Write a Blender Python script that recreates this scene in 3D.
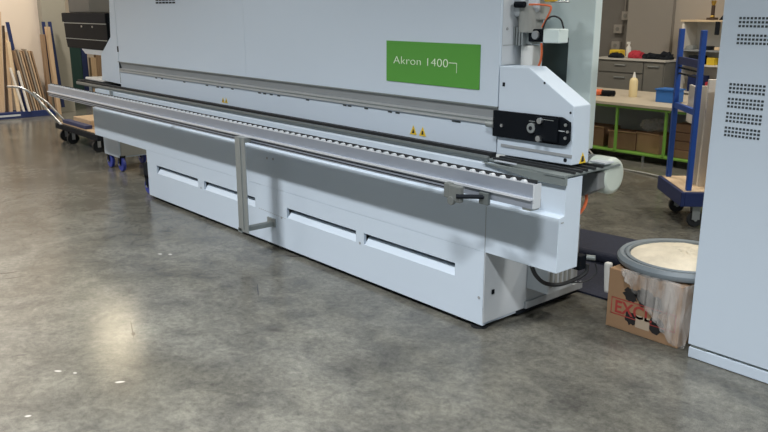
import bpy, bmesh, math, random
from mathutils import Vector, Matrix, Euler
random.seed(7)
R = math.radians
for o in list(bpy.data.objects): bpy.data.objects.remove(o)
scene = bpy.context.scene
COL = scene.collection

# ------------------------------------------------------------ camera
cam_d = bpy.data.cameras.new('camera'); cam = bpy.data.objects.new('camera', cam_d); COL.objects.link(cam)
cam_d.sensor_width = 36; cam_d.lens = 36 * 785.0 / 768.0; cam_d.clip_start = .05; cam_d.clip_end = 200
cam.location = (0, 0, 1.7)
cam.rotation_euler = (R(90) - math.atan(207 / 785.0), 0, R(49.07))
scene.camera = cam
# ------------------------------------------------------------ light and exposure
scene.view_settings.view_transform = 'Standard'; scene.view_settings.look = 'None'
scene.view_settings.gamma = 1; scene.view_settings.use_curve_mapping = False
scene.view_settings.exposure = -.55
world = bpy.data.worlds.new('hall_ambient'); scene.world = world; world.use_nodes = True
bg = world.node_tree.nodes['Background']; bg.inputs[0].default_value = (.76, .89, 1.0, 1); bg.inputs[1].default_value = .46

def area(name, loc, sx, sy, power, col=(1, 1, 1), rot=(0, 0, 0), spread=180):
    d = bpy.data.lights.new(name, 'AREA'); d.shape = 'RECTANGLE'; d.size = sx; d.size_y = sy
    d.energy = power; d.color = col; d.spread = R(spread)
    o = bpy.data.objects.new(name, d); COL.objects.link(o); o.location = loc; o.rotation_euler = rot
    return o
area('ceiling_lamp_front', (-4.6, -1.15, 5.9), 1.3, .4, 480, (.97, .98, 1), spread=107)
area('ceiling_lamp_left', (-9.6, -1.15, 5.9), 1.3, .4, 330, (1, .97, .95), spread=108)
area('ceiling_lamp_near', (.6, -1.15, 5.9), 1.3, .4, 640, (.97, .98, 1), spread=112)
area('ceiling_lamp_right', (3.2, 3.4, 5.9), .4, 1.3, 470, (1, .98, .95))
area('hanging_lamp_left', (-13.0, 4.95, 4.05), .65, .65, 76, (1, .86, .60))
area('wall_fill_far_left', (-11.0, 1.8, 5.7), 1.3, .4, 330, (1, .90, .80), rot=(0, R(52), 0), spread=120)  # added unseen fill light, tilted to brighten the beige left wall
area('ceiling_lamp_rear', (-1.2, 7.2, 5.9), 1.3, .4, 330, (1, .93, .82))
area('ceiling_lamp_rear', (-6.0, 6.6, 5.9), 1.3, .4, 240, (1, .90, .76))
area('ceiling_lamp_rear', (-12.0, 9.5, 5.9), 1.3, .4, 140, (1, .90, .76))

# ------------------------------------------------------------ materials
MATS = {}
def nodes(name):
    m = bpy.data.materials.new(name); m.use_nodes = True
    nt = m.node_tree; b = nt.nodes['Principled BSDF']
    return m, nt, b
def mat(name, col, rough=.5, metal=0, noise=.0, scale=8, bump=0, bscale=60, alpha=1, trans=0, emis=None, spec=None):
    m, nt, b = nodes(name); L = nt.links
    b.inputs['Roughness'].default_value = rough; b.inputs['Metallic'].default_value = metal
    if spec is not None: b.inputs['Specular IOR Level'].default_value = spec
    tc = nt.nodes.new('ShaderNodeTexCoord')
    n = nt.nodes.new('ShaderNodeTexNoise'); n.inputs['Scale'].default_value = scale; n.inputs['Detail'].default_value = 4
    L.new(tc.outputs['Object'], n.inputs['Vector'])
    r = nt.nodes.new('ShaderNodeMix'); r.data_type = 'RGBA'
    r.inputs[6].default_value = tuple(c * (1 - noise) for c in col) + (1,)
    r.inputs[7].default_value = tuple(min(1, c * (1 + noise)) for c in col) + (1,)
    L.new(n.outputs['Fac'], r.inputs[0]); L.new(r.outputs[2], b.inputs['Base Color'])
    if bump:
        n2 = nt.nodes.new('ShaderNodeTexNoise'); n2.inputs['Scale'].default_value = bscale; L.new(tc.outputs['Object'], n2.inputs['Vector'])
        bp = nt.nodes.new('ShaderNodeBump'); bp.inputs['Strength'].default_value = bump; bp.inputs['Distance'].default_value = .01
        L.new(n2.outputs['Fac'], bp.inputs['Height']); L.new(bp.outputs['Normal'], b.inputs['Normal'])
    if alpha < 1: b.inputs['Alpha'].default_value = alpha
    if trans: b.inputs['Transmission Weight'].default_value = trans
    MATS[name] = m
    return m
def wood(name, c1, c2, axis=0, scale=3):
    m, nt, b = nodes(name); L = nt.links
    tc = nt.nodes.new('ShaderNodeTexCoord'); mp = nt.nodes.new('ShaderNodeMapping')
    s = [18, 18, 18]; s[axis] = 1.2; mp.inputs['Scale'].default_value = s
    L.new(tc.outputs['Object'], mp.inputs['Vector'])
    n = nt.nodes.new('ShaderNodeTexNoise'); n.inputs['Scale'].default_value = scale; n.inputs['Detail'].default_value = 5
    L.new(mp.outputs[0], n.inputs['Vector'])
    cr = nt.nodes.new('ShaderNodeValToRGB'); cr.color_ramp.elements[0].position = .3; cr.color_ramp.elements[1].position = .7
    cr.color_ramp.elements[0].color = c1 + (1,); cr.color_ramp.elements[1].color = c2 + (1,)
    L.new(n.outputs['Fac'], cr.inputs[0]); L.new(cr.outputs[0], b.inputs['Base Color'])
    b.inputs['Roughness'].default_value = .6
    MATS[name] = m
    return m
mat('white_paint', (.55, .635, .72), .48, spec=.28, noise=.015, scale=1.5, bump=.08, bscale=300)
mat('mint_paint', (.66, .76, .74), .7, noise=.02)
mat('plinth_paint', (.62, .67, .73), .45)
mat('grey_paint', (.30, .32, .33), .45, noise=.05)
mat('light_grey', (.52, .56, .59), .4, noise=.03)
mat('aluminium', (.33, .37, .44), .36, .5, noise=.05, scale=4)
mat('bright_aluminium', (.74, .78, .83), .3, .45)
mat('dull_steel', (.36, .39, .39), .42, .6, noise=.08)
mat('strip_grey', (.36, .38, .385), .45, noise=.03)
mat('bracket_grey', (.17, .185, .18), .5, .3)
mat('bar_grey', (.13, .15, .15), .4, .3)
mat('table_grey', (.20, .23, .225), .45, .2, noise=.06)
mat('black_rubber', (.012, .014, .016), .6)
mat('black_plastic', (.004, .006, .009), .62, noise=.2, spec=.12)
mat('black_matte', (.010, .013, .018), .7, spec=.15)
mat('dark_slot', (.03, .04, .045), .6)
mat('chrome', (.68, .69, .69), .3, 1)
mat('green_sign', (.085, .31, .045), .45, noise=.02)
mat('sign_text', (.80, .90, .74), .5)
mat('yellow', (.75, .52, .03), .5)
mat('orange_cable', (.70, .15, .05), .5)
mat('blue_paint', (.012, .075, .36), .4, noise=.08)
mat('navy_paint', (.010, .024, .105), .5, noise=.1)
mat('navy_mat', (.014, .018, .036), .9, noise=.35, scale=25, bump=.5, bscale=90)
mat('caster_blue', (.03, .05, .32), .5)
mat('cardboard', (.36, .22, .12), .85, noise=.1, scale=6)
mat('cardboard_dark', (.22, .125, .07), .9, noise=.15, scale=9)
mat('red_ink', (.42, .055, .045), .7)
mat('black_ink', (.02, .018, .018), .8)
mat('pale_tape', (.52, .42, .31), .7)
mat('tub_grey', (.22, .26, .29), .45, noise=.1)
mat('sawdust', (.76, .70, .57), 1, noise=.3, scale=11, bump=.5, bscale=120)
mat('lime_green', (.15, .33, .05), .5)
mat('bench_top', (.50, .44, .34), .5, noise=.08, scale=5)
mat('glue_yellow', (.72, .60, .34), .5)
mat('bin_blue', (.02, .13, .42), .5)
mat('cabinet_grey', (.17, .165, .145), .6, noise=.05)
mat('cabinet_top', (.55, .53, .48), .5)
mat('wall_grey', (.155, .145, .13), .85, noise=.12, scale=2.5, bump=.3, bscale=20)
mat('wall_pillar', (.27, .25, .22), .85, noise=.05, scale=2)
mat('wall_beige', (.66, .58, .49), .85, noise=.05, scale=1.5)
mat('pillar_green', (.29, .28, .235), .8, noise=.05)
mat('wall_cream', (.40, .355, .30), .85, noise=.05, scale=1.5)
mat('ceiling_white', (.55, .55, .55), .9)
mat('dark_green', (.012, .05, .045), .5)
mat('dark_glass', (.045, .065, .06), .35, noise=.2, scale=3)
mat('red_cloth', (.45, .03, .05), .8)
mat('white_plastic', (.72, .72, .68), .5)
mat('gold', (.75, .50, .12), .3, 1)
mat('board_white', (.78, .74, .66), .6, noise=.05)
mat('board_cream', (.72, .56, .36), .6, noise=.08)
mat('dark_brown', (.06, .035, .02), .5)
mat('motor_mint', (.52, .58, .52), .45, noise=.06)
mat('motor_grey', (.17, .18, .18), .45)
mat('brown_cable', (.16, .05, .03), .5)
mat('brick_grey', (.30, .31, .29), .7, noise=.08)
wood('wood_light', (.46, .32, .19), (.62, .46, .30), 2)
wood('wood_brown', (.24, .155, .09), (.36, .25, .155), 2)
wood('wood_grey', (.28, .24, .19), (.40, .35, .28), 2)
wood('plywood', (.58, .43, .27), (.70, .55, .38), 0)

def plastic_film():
    m, nt, b = nodes('plastic_film'); L = nt.links
    b.inputs['Base Color'].default_value = (.75, .72, .68, 1); b.inputs['Roughness'].default_value = .22
    tc = nt.nodes.new('ShaderNodeTexCoord'); w = nt.nodes.new('ShaderNodeTexNoise'); w.inputs['Scale'].default_value = 9; w.inputs['Detail'].default_value = 5
    mp = nt.nodes.new('ShaderNodeMapping'); mp.inputs['Scale'].default_value = (1.2, 1.2, .5); mp.inputs['Rotation'].default_value = (0, .7, 0)
    L.new(tc.outputs['Object'], mp.inputs['Vector']); L.new(mp.outputs[0], w.inputs['Vector'])
    mr = nt.nodes.new('ShaderNodeMapRange'); mr.inputs[1].default_value = .35; mr.inputs[2].default_value = .7; mr.inputs[3].default_value = .06; mr.inputs[4].default_value = .48
    L.new(w.outputs['Fac'], mr.inputs[0]); L.new(mr.outputs[0], b.inputs['Alpha'])
    bp = nt.nodes.new('ShaderNodeBump'); bp.inputs['Strength'].default_value = .6; bp.inputs['Distance'].default_value = .03
    L.new(w.outputs['Fac'], bp.inputs['Height']); L.new(bp.outputs[0], b.inputs['Normal'])
    MATS['plastic_film'] = m
plastic_film()

def concrete():
    m, nt, b = nodes('polished_concrete'); L = nt.links; N = nt.nodes
    tc = N.new('ShaderNodeTexCoord')
    def noise(sc, det, rough=.55, dist=0):
        n = N.new('ShaderNodeTexNoise'); n.inputs['Scale'].default_value = sc; n.inputs['Detail'].default_value = det
        n.inputs['Roughness'].default_value = rough; n.inputs['Distortion'].default_value = dist
        L.new(tc.outputs['Object'], n.inputs['Vector']); return n.outputs['Fac']
    def ramp(f, p0, c0, p1, c1):
        r = N.new('ShaderNodeValToRGB'); r.color_ramp.elements[0].position = p0; r.color_ramp.elements[1].position = p1
        r.color_ramp.elements[0].color = tuple(c0) + (1,); r.color_ramp.elements[1].color = tuple(c1) + (1,)
        L.new(f, r.inputs[0]); return r.outputs[0]
    def mul(a, bb, f=1):
        x = N.new('ShaderNodeMix'); x.data_type = 'RGBA'; x.blend_type = 'MULTIPLY'; x.inputs[0].default_value = f
        L.new(a, x.inputs[6]); L.new(bb, x.inputs[7]); return x.outputs[2]
    big = ramp(noise(.8, 6, .6, .6), .30, (.092, .090, .077), .70, (.172, .171, .152))
    med = ramp(noise(4.5, 8, .65, .8), .30, (.60, .60, .62), .68, (1.26, 1.25, 1.21))
    fine = ramp(noise(28, 9, .8), .34, (.62, .62, .62), .64, (1.25, 1.25, 1.24))
    grit = ramp(noise(240, 3, .8), .34, (.55, .55, .55), .55, (1.10, 1.10, 1.10))
    c = mul(mul(mul(big, med), fine), grit)
    def spot(c, x, y, rx, ry, ang, col, soft=.35):
        # a mark of its own on the slab: an ellipse at (x, y)
        mp = N.new('ShaderNodeMapping'); mp.vector_type = 'TEXTURE'
        mp.inputs['Location'].default_value = (x, y, 0); mp.inputs['Rotation'].default_value = (0, 0, R(ang)); mp.inputs['Scale'].default_value = (rx, ry, 1)
        L.new(tc.outputs['Object'], mp.inputs['Vector'])
        ln = N.new('ShaderNodeVectorMath'); ln.operation = 'LENGTH'; L.new(mp.outputs[0], ln.inputs[0])
        mr = N.new('ShaderNodeMapRange'); mr.inputs[1].default_value = 1; mr.inputs[2].default_value = 1 - soft
        L.new(ln.outputs['Value'], mr.inputs[0])
        x2 = N.new('ShaderNodeMix'); x2.data_type = 'RGBA'; L.new(mr.outputs[0], x2.inputs[0]); L.new(c, x2.inputs[6])
        x2.inputs[7].default_value = tuple(col) + (1,); return x2.outputs[2]
    for s in SPOTS: c = spot(c, *s)
    L.new(c, b.inputs['Base Color']); b.inputs['Specular IOR Level'].default_value = .27
    rr = N.new('ShaderNodeMapRange'); rr.inputs[3].default_value = .13; rr.inputs[4].default_value = .26
    L.new(noise(2.2, 6), rr.inputs[0]); L.new(rr.outputs[0], b.inputs['Roughness'])
    bp = N.new('ShaderNodeBump'); bp.inputs['Strength'].default_value = .06; bp.inputs['Distance'].default_value = .01
    L.new(noise(35, 5), bp.inputs['Height']); L.new(bp.outputs[0], b.inputs['Normal'])
    MATS['concrete'] = m
W_, D_ = (.38, .37, .34), (.05, .045, .045)
SPOTS = [(-5.116, 2.309, .022, .014, 10, W_), (-5.06, 2.36, .022, .014, 0, W_), (-3.677, 1.093, .022, .010, 40, W_), (-3.602, 1.148, .012, .008, 30, W_),
         (-3.368, 1.273, .026, .011, 60, W_), (-3.318, .842, .016, .010, 60, W_), (-4.02, 2.44, .14, .005, -30, D_), (-5.39, 1.36, .10, .010, 75, D_), (-5.26, 1.36, .09, .008, 75, D_),
         (-3.415, 2.164, .075, .035, 40, (.065, .06, .055), .8), (-4.225, 2.115, .10, .03, 30, (.15, .14, .125), .9), (-3.93, 1.58, .16, .004, -20, (.07, .06, .05)),
         (-3.87, 1.56, .03, .012, -20, (.06, .05, .04)), (-3.986, 1.015, .03, .006, 60, D_), (-4.45, 3.0, .10, .02, 40, D_, .8)]
concrete()

# ------------------------------------------------------------ mesh helpers
ORG = {}
class MB:
    def __init__(s): s.bm = bmesh.new()
    def box(s, a, b, rot=None, piv=None):
        x0, y0, z0 = a; x1, y1, z1 = b
        vs = [s.bm.verts.new(v) for v in ((x0,y0,z0),(x1,y0,z0),(x1,y1,z0),(x0,y1,z0),(x0,y0,z1),(x1,y0,z1),(x1,y1,z1),(x0,y1,z1))]
        for f in ((0,3,2,1),(4,5,6,7),(0,1,5,4),(1,2,6,5),(2,3,7,6),(3,0,4,7)): s.bm.faces.new([vs[i] for i in f])
        if rot:
            p = Vector(piv) if piv else (Vector(a) + Vector(b)) / 2
            bmesh.ops.transform(s.bm, matrix=Matrix.Translation(p) @ Euler(rot).to_matrix().to_4x4() @ Matrix.Translation(-p), verts=vs)
        return s
    def cyl(s, p, q, r, n=16, r2=None):
        p = Vector(p); q = Vector(q); d = (q - p); r2 = r if r2 is None else r2
        u = d.normalized().orthogonal().normalized(); w = d.normalized().cross(u)
        a = []; b = []
        for i in range(n):
            t = 2 * math.pi * i / n; e = u * math.cos(t) + w * math.sin(t)
            a.append(s.bm.verts.new(p + e * r)); b.append(s.bm.verts.new(q + e * r2))
        for i in range(n):
            j = (i + 1) % n; s.bm.faces.new((a[i], a[j], b[j], b[i]))
        s.bm.faces.new(a[::-1]); s.bm.faces.new(b)
        return s
    def prism(s, pts, axis, c0, c1):
        def P(p, c):
            return {'x': (c, p[0], p[1]), 'y': (p[0], c, p[1]), 'z': (p[0], p[1], c)}[axis]
        a = [s.bm.verts.new(P(p, c0)) for p in pts]; b = [s.bm.verts.new(P(p, c1)) for p in pts]
        n = len(pts)
        for i in range(n):
            j = (i + 1) % n; s.bm.faces.new((a[i], a[j], b[j], b[i]))
        s.bm.faces.new(a[::-1]); s.bm.faces.new(b)
        return s
    def tube(s, path, r, n=8):
        path = [Vector(p) for p in path]; rings = []
        if len(path) > 3:
            q = [path[0] * 2 - path[1]] + path + [path[-1] * 2 - path[-2]]; sm = []
            for i in range(1, len(q) - 2):
                for k in range(5):
                    t = k / 5; a, b, c, d = q[i-1], q[i], q[i+1], q[i+2]
                    sm.append(.5 * ((2*b) + (c-a)*t + (2*a-5*b+4*c-d)*t*t + (3*b-a-3*c+d)*t**3))
            path = sm + [path[-1]]
        up = None
        for i, p in enumerate(path):
            d = (path[min(i + 1, len(path) - 1)] - path[max(i - 1, 0)]).normalized()
            u = d.orthogonal().normalized() if up is None else (up - d * up.dot(d)).normalized()
            up = u; w = d.cross(u)
            rings.append([s.bm.verts.new(p + (u * math.cos(2*math.pi*k/n) + w * math.sin(2*math.pi*k/n)) * r) for k in range(n)])
        for a, b in zip(rings, rings[1:]):
            for k in range(n):
                j = (k + 1) % n; s.bm.faces.new((a[k], a[j], b[j], b[k]))
        s.bm.faces.new(rings[0][::-1]); s.bm.faces.new(rings[-1])
        return s
    def lathe(s, prof, c=(0, 0, 0), n=40):
        rings = []
        for r, z in prof:
            if r < 1e-5: rings.append([s.bm.verts.new((c[0], c[1], c[2] + z))])
            else: rings.append([s.bm.verts.new((c[0] + r*math.cos(2*math.pi*k/n), c[1] + r*math.sin(2*math.pi*k/n), c[2] + z)) for k in range(n)])
        for a, b in zip(rings, rings[1:]):
            for k in range(n):
                j = (k + 1) % n
                if len(a) == 1 and len(b) == 1: continue
                if len(a) == 1: s.bm.faces.new((a[0], b[j], b[k]))
                elif len(b) == 1: s.bm.faces.new((a[k], a[j], b[0]))
                else: s.bm.faces.new((a[k], a[j], b[j], b[k]))
        return s
    def build(s, name, m, parent=None, bevel=0, smooth=False, label=None):
        bmesh.ops.recalc_face_normals(s.bm, faces=s.bm.faces[:])
        if parent is not None:
            L = ORG.get(parent.name, Vector((0, 0, 0)))
            bmesh.ops.translate(s.bm, verts=s.bm.verts[:], vec=-L)
        me = bpy.data.meshes.new(name); s.bm.to_mesh(me); s.bm.free()
        me.materials.append(MATS[m])
        if smooth:
            for p in me.polygons: p.use_smooth = True
            try: me.set_sharp_from_angle(angle=R(38))
            except Exception: pass
        o = bpy.data.objects.new(name, me); COL.objects.link(o)
        if parent is not None:
            o.parent = parent; ORG[o.name] = ORG.get(parent.name, Vector((0, 0, 0)))
        if bevel:
            bv = o.modifiers.new('bevel', 'BEVEL'); bv.width = bevel; bv.segments = 2; bv.limit_method = 'ANGLE'; bv.angle_limit = R(40)
        if label: o['label'] = label
        return o
def tag(o, label, cat, group=None):
    o['label'] = label; o['category'] = cat
    if group: o['group'] = group
    return o
def thing(name, label, cat, loc=(0, 0, 0), group=None):
    """Empty at the base of a thing; its parts are given in world coordinates."""
    o = bpy.data.objects.new(name, None); COL.objects.link(o); o.location = loc; o.empty_display_size = .1
    ORG[o.name] = Vector(loc)
    return tag(o, label, cat, group)
def local(name, label, cat, loc, rz=0, group=None):
    """Empty whose parts are given in its own coordinates."""
    o = bpy.data.objects.new(name, None); COL.objects.link(o); o.location = loc; o.rotation_euler = (0, 0, R(rz)); o.empty_display_size = .1
    ORG[o.name] = Vector((0, 0, 0))
    return tag(o, label, cat, group)
def rooted(mb, name, m, loc, label, cat, group=None, **k):
    """single-mesh thing with its origin at loc, coordinates in world space"""
    bmesh.ops.translate(mb.bm, verts=mb.bm.verts[:], vec=-Vector(loc))
    o = mb.build(name, m, None, **k); o.location = loc
    return tag(o, label, cat, group)
def struct(name, mb, m, **k):
    o = mb.build(name, m, None, **k); o['kind'] = 'structure'; return o
def text_mesh(body, size, depth=.001, spacing=1.0, xs=1.0, thin=0):
    c = bpy.data.curves.new('t', 'FONT'); c.body = body; c.size = size; c.extrude = depth; c.space_character = spacing; c.offset = thin
    o = bpy.data.objects.new('t', c); COL.objects.link(o)
    dg = bpy.context.evaluated_depsgraph_get(); me = bpy.data.meshes.new_from_object(o.evaluated_get(dg))
    bpy.data.objects.remove(o); bpy.data.curves.remove(c)
    for v in me.vertices: v.co.x *= xs
    return me
def text_part(body, name, m, parent, origin, size, xs=1.0, spacing=1.0, thin=0, label=None):
    """text standing on a plane that faces -Y, lower left corner at origin (world)"""
    me = text_mesh(body, size, .0008, spacing, xs, thin); me.name = name
    L = ORG.get(parent.name, Vector((0, 0, 0)))
    for v in me.vertices:
        x, y, z = v.co; v.co = Vector((origin[0] + x, origin[1] - z, origin[2] + y)) - L
    me.materials.clear(); me.materials.append(MATS[m])
    o = bpy.data.objects.new(name, me); COL.objects.link(o); o.parent = parent; ORG[o.name] = L
    if label: o['label'] = label
    return o

# ------------------------------------------------------------ the setting
fl = MB(); fl.box((-24, -9, -.1), (9, 16, 0)); struct('floor', fl, 'concrete')
struct('ceiling', MB().box((-24, -9, 6.2), (9, 16, 6.3)), 'ceiling_white')
struct('wall_left', MB().box((-14.1, -9, 0), (-13.9, 4.47, 6.2)), 'wall_beige')
struct('wall_pillar', MB().box((-14.1, 4.47, 0), (-13.72, 4.86, 6.2)), 'pillar_green')
struct('wall_far_left', MB().box((-16.4, 4.0, 0), (-16.2, 16, 6.2)), 'wall_beige')
struct('wall_back', MB().box((-24, 11, 0), (9, 11.2, 6.2)), 'wall_grey')
struct('wall_pilaster', MB().box((-6.87, 10.86, 0), (-6.14, 11.0, 6.2)), 'wall_pillar')
struct('wall_back_right', MB().box((-6.14, 10.94, 0), (9, 11.0, 6.2)), 'wall_cream')
d = MB().box((-15.1, 4.87, 0), (-15.02, 5.53, 1.15)); struct('door_1', d, 'dark_green', bevel=.01)

# ------------------------------------------------------------ the edge banding machine
YF = 3.015
M = thing('edge_banding_machine', 'long white edge banding machine with green sign standing on polished concrete', 'machine', (-4.7, 3.4, 0))
# base: front panels with recessed slots
def slot_panel(x0, x1, z0, z1, slots, name):
    # front sheet built around the slot openings, slots = [(xa, xb, zlow, zhigh)]
    mb = MB(); t = .02
    def poly(pts): mb.prism(pts, 'y', YF, YF + t)
    xs = [x0]
    za, zb = slots[0][2], slots[0][3]
    poly([(x0, z0), (x1, z0), (x1, za), (x0, za)]); poly([(x0, zb), (x1, zb), (x1, z1), (x0, z1)])
    cur = x0
    for xa, xb, _, _ in slots:
        poly([(cur, za), (xa, za), (xa, zb), (cur, zb)]); cur = xb
    poly([(cur, za), (x1, za), (x1, zb), (cur, zb)])
    o = mb.build(name, 'white_paint', M)
    for xa, xb, _, _ in slots:
        g = MB(); g.prism([(YF - .001, za - .002), (YF + .012, za - .012), (YF + .085, zb - .028), (YF + .035, zb - .028)], 'x', xa + .006, xb - .004)
        g.build('slot_scoop', 'white_paint', o, bevel=.004)
        MB().box((xa - .01, YF + .1, za - .03), (xb + .01, YF + .12, zb + .03)).build('slot_backing', 'dark_slot', o)
    return o
SL1 = [(-6.61, -5.84, .262, .336), (-5.735, -4.95, .262, .336)]
SL2 = [(-4.53, -3.75, .262, .336), (-3.67, -2.875, .262, .336)]
slot_panel(-6.805, -4.662, .03, .449, SL1, 'base_panel')
p2 = slot_panel(-4.660, -2.66, .03, .449, SL2, 'base_panel')
# body behind the front sheets
MB().box((-6.80, YF + .13, .03), (-2.663, 3.86, .80)).build('base_body', 'white_paint', M)
for x in (-2.72, -6.803): MB().box((x, YF + .021, .03), (x + .055, YF + .129, .449)).build('base_corner', 'white_paint', M)
side = MB().box((-2.662, YF + .0, .046), (-2.655, 3.86, .45)).build('side_panel', 'light_grey', M)
MB().box((-2.654, 3.075, .20), (-2.65, 3.095, .225)).build('latch', 'black_plastic', side)
for x, y in ((-2.72, 3.06), (-4.66, 3.08), (-6.7, 3.1), (-2.72, 3.78), (-6.7, 3.8)):
    MB().cyl((x, y, 0), (x, y, .012), .05).cyl((x, y, .012), (x, y, .05), .02).build('levelling_foot', 'black_rubber', M)
MB().box((-6.78, YF + .03, .006), (-2.9, 3.6, .035)).build('base_plinth', 'black_matte', M)
# screws and hinge line between the two slot groups
for x, z in ((-3.71, .262), (-5.79, .268), (-2.69, .185), (-4.60, .25), (-4.763, .662), (-4.684, .666)):
    MB().cyl((x, YF - .002, z), (x, YF + .002, z), .009, 10).build('panel_screw', 'grey_paint', M)
s = MB()
for k in range(14):
    x = -4.90 + k * .026; s.box((x, YF - .0015, .262 - k * .0008), (x + .012, YF + .001, .266 - k * .0008))
s.build('dotted_seam', 'grey_paint', M)
# long front beam
bm_ = MB()
bm_.prism([(YF, .449), (3.185, .449), (3.185, .916), (3.056, .916), (3.056, .735), (YF, .728)], 'x', -8.02, -2.195)
bm = bm_.build('front_beam', 'white_paint', M, bevel=.003)
MB().box((-2.6605, YF - .0015, .45), (-2.6575, YF + .002, .70)).build('panel_seam', 'grey_paint', M)
MB().box((-2.1945, 3.03, .70), (-2.193, 3.05, .706)).build('panel_latch', 'grey_paint', M)
# skirt under the left overhang and the wheeled chip bin behind it
MB().box((-8.545, 3.30, .150), (-8.143, 3.306, .905)).box((-8.539, 3.306, .150), (-8.149, 3.75, .905)).build('left_bin', 'white_paint', M, bevel=.002)
MB().box((-8.1485, 3.32, .165), (-8.142, 3.74, .70)).build('bin_side', 'brick_grey', M)
def caster(x, y, top, r=.075):
    c = MB().cyl((x, y - .018, r), (x, y + .018, r), r, 22).build('caster', 'caster_blue', M, bevel=.008)
    MB().box((x - .02, y - .032, r), (x + .02, y - .024, top)).box((x - .02, y + .024, r), (x + .02, y + .032, top)).box((x - .03, y - .032, top - .02), (x + .03, y + .032, top)).build('caster_fork', 'black_matte', c)
    MB().cyl((x, y - .036, r), (x, y + .036, r), .012, 10).build('caster_axle', 'dull_steel', c)
caster(-8.47, 3.335, .17); caster(-8.17, 3.335, .17); caster(-8.47, 3.70, .17); caster(-8.17, 3.70, .17)
caster(-6.96, 3.09, .18)
MB().box((-7.0, 3.06, .18), (-6.81, 3.12, .30)).build('caster_bracket', 'black_matte', M)
# worktop: track bar, chain strip, plate
MB().box((-8.40, 3.186, .880), (-2.66, 3.22, .916)).box((-2.66, 3.20, .886), (-2.27, 3.5, .925)).build('track_bed', 'table_grey', M)
bar = MB().box((-8.62, 3.085, .9165), (-2.73, 3.115, .948)).build('track_bar', 'bar_grey', M, bevel=.009)
ch = MB().box((-8.45, 3.13, .917), (-2.735, 3.165, .960)); ch.build('feed_chain', 'black_rubber', M)
for x in (-7.58, -8.1):
    MB().box((x - .015, 3.035, .80), (x + .015, 3.055, .93)).build('track_bracket', 'dull_steel', M)
# end table: wedge shaped plate and strips
MB().prism([(-2.72, .925), (-2.19, .925), (-2.19, .885), (-2.36, .884)], 'y', 3.035, 3.055).build('table_edge', 'table_grey', M)
MB().prism([(-2.73, 3.10), (-2.30, 3.03), (-2.19, 3.03), (-2.19, 3.50), (-2.73, 3.50)], 'z', .925, .935).build('end_table', 'table_grey', M)
st = MB()
for y, w in ((3.10, .012), (3.15, .02), (3.20, .012), (3.26, .02), (3.33, .012)): st.box((-2.70, y, .935), (-2.185, y + w, .947))
st.build('table_strip', 'black_rubber', M)
MB().box((-2.66, 3.065, .9355), (-2.52, 3.078, .941)).build('table_guide', 'bright_aluminium', M)
MB().box((-2.28, 3.36, .948), (-2.19, 3.44, .956)).build('table_guide', 'light_grey', M)
# left end of the track
MB().box((-8.75, 3.14, .90), (-8.0, 3.42, .955)).build('infeed_block', 'black_matte', M, bevel=.01)
MB().prism([(-8.7, 3.22), (-8.2, 3.22), (-8.1, 3.42), (-8.6, 3.42)], 'z', .956, .985).build('infeed_cover', 'white_plastic', M, bevel=.008)
# hood
HY = 3.20
hood = MB(); 
hood.prism([(-8.17, .985), (-7.70, .975), (-7.70, 1.90), (-7.80, 1.90), (-7.86, 1.43), (-8.14, 1.245)], 'y', HY, HY + .03)
hood.box((-8.05, HY + .03, .98), (-2.785, 3.58, 1.18)).box((-7.80, HY + .05, 1.18), (-2.785, 3.58, 1.90))
hd = hood.build('hood', 'white_paint', M)
MB().box((-7.695, HY, 1.196), (-5.3075, HY + .05, 1.90)).build('hood_door', 'white_paint', M, bevel=.0015)
door2 = MB().box((-5.306, HY, 1.196), (-2.768, HY + .05, 1.90)).build('hood_door', 'white_paint', M, bevel=.0015)
MB().box((-7.715, HY - .002, 1.29), (-7.685, HY + .01, 1.345)).build('hinge', 'black_matte', M)
MB().box((-7.702, HY - .001, .985), (-7.697, HY + .03, 1.20)).build('door_gap', 'dark_slot', M)
# recessed dark ledge, silver strips, lower panel
MB().prism([(HY + .004, 1.190), (HY + .016, 1.190), (HY + .030, 1.13), (HY + .020, 1.13)], 'x', -7.69, -2.768).build('ledge_recess', 'grey_paint', M)
MB().box((-7.72, HY - .006, 1.190), (-2.768, HY + .03, 1.197)).build('door_lip', 'table_grey', M)
MB().box((-7.69, HY - .004, 1.122), (-2.768, HY + .02, 1.132)).box((-7.69, HY - .010, 1.100), (-2.768, HY + .02, 1.113)).build('ledge_strip', 'strip_grey', M)
MB().box((-7.69, HY - .002, 1.1135), (-2.768, HY + .015, 1.1215)).build('ledge_groove', 'table_grey', M)
MB().box((-7.695, HY, .94), (-2.768, HY + .03, 1.099)).build('lower_panel', 'white_paint', M)
for x in (-6.9, -6.78, -6.35, -5.95, -5.77, -5.70, -5.54, -5.14, -5.07, -4.98, -4.88, -4.52, -4.10, -4.05, -3.88, -3.65, -3.58, -3.10, -3.07):
    MB().box((x, HY - .003, 1.083), (x + .035, HY + .001, 1.092)).build('strip_clip', 'dark_slot', M)
# green sign
sg = MB().box((-3.663, HY - .004, 1.276), (-2.90, HY - .0005, 1.516)).build('sign_plate', 'green_sign', M)
text_part('Akron 1400', 'sign_lettering', 'sign_text', sg, (-3.600, HY - .0045, 1.383), .066, xs=1.42, spacing=1.02, thin=-.0012)
MB().box((-3.132, HY - .0055, 1.407), (-3.07, HY - .004, 1.411)).box((-3.072, HY - .0055, 1.356), (-3.070, HY - .004, 1.409)).build('sign_stroke', 'sign_text', sg)
# small vent on the hood
v = MB()
for r in range(4):
    for k in range(6): v.box((-6.78 + k * .064, HY - .002, 1.746 + r * .024), (-6.78 + k * .064 + .05, HY + .001, 1.760 + r * .024))
v.build('hood_vent', 'black_matte', M)
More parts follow.
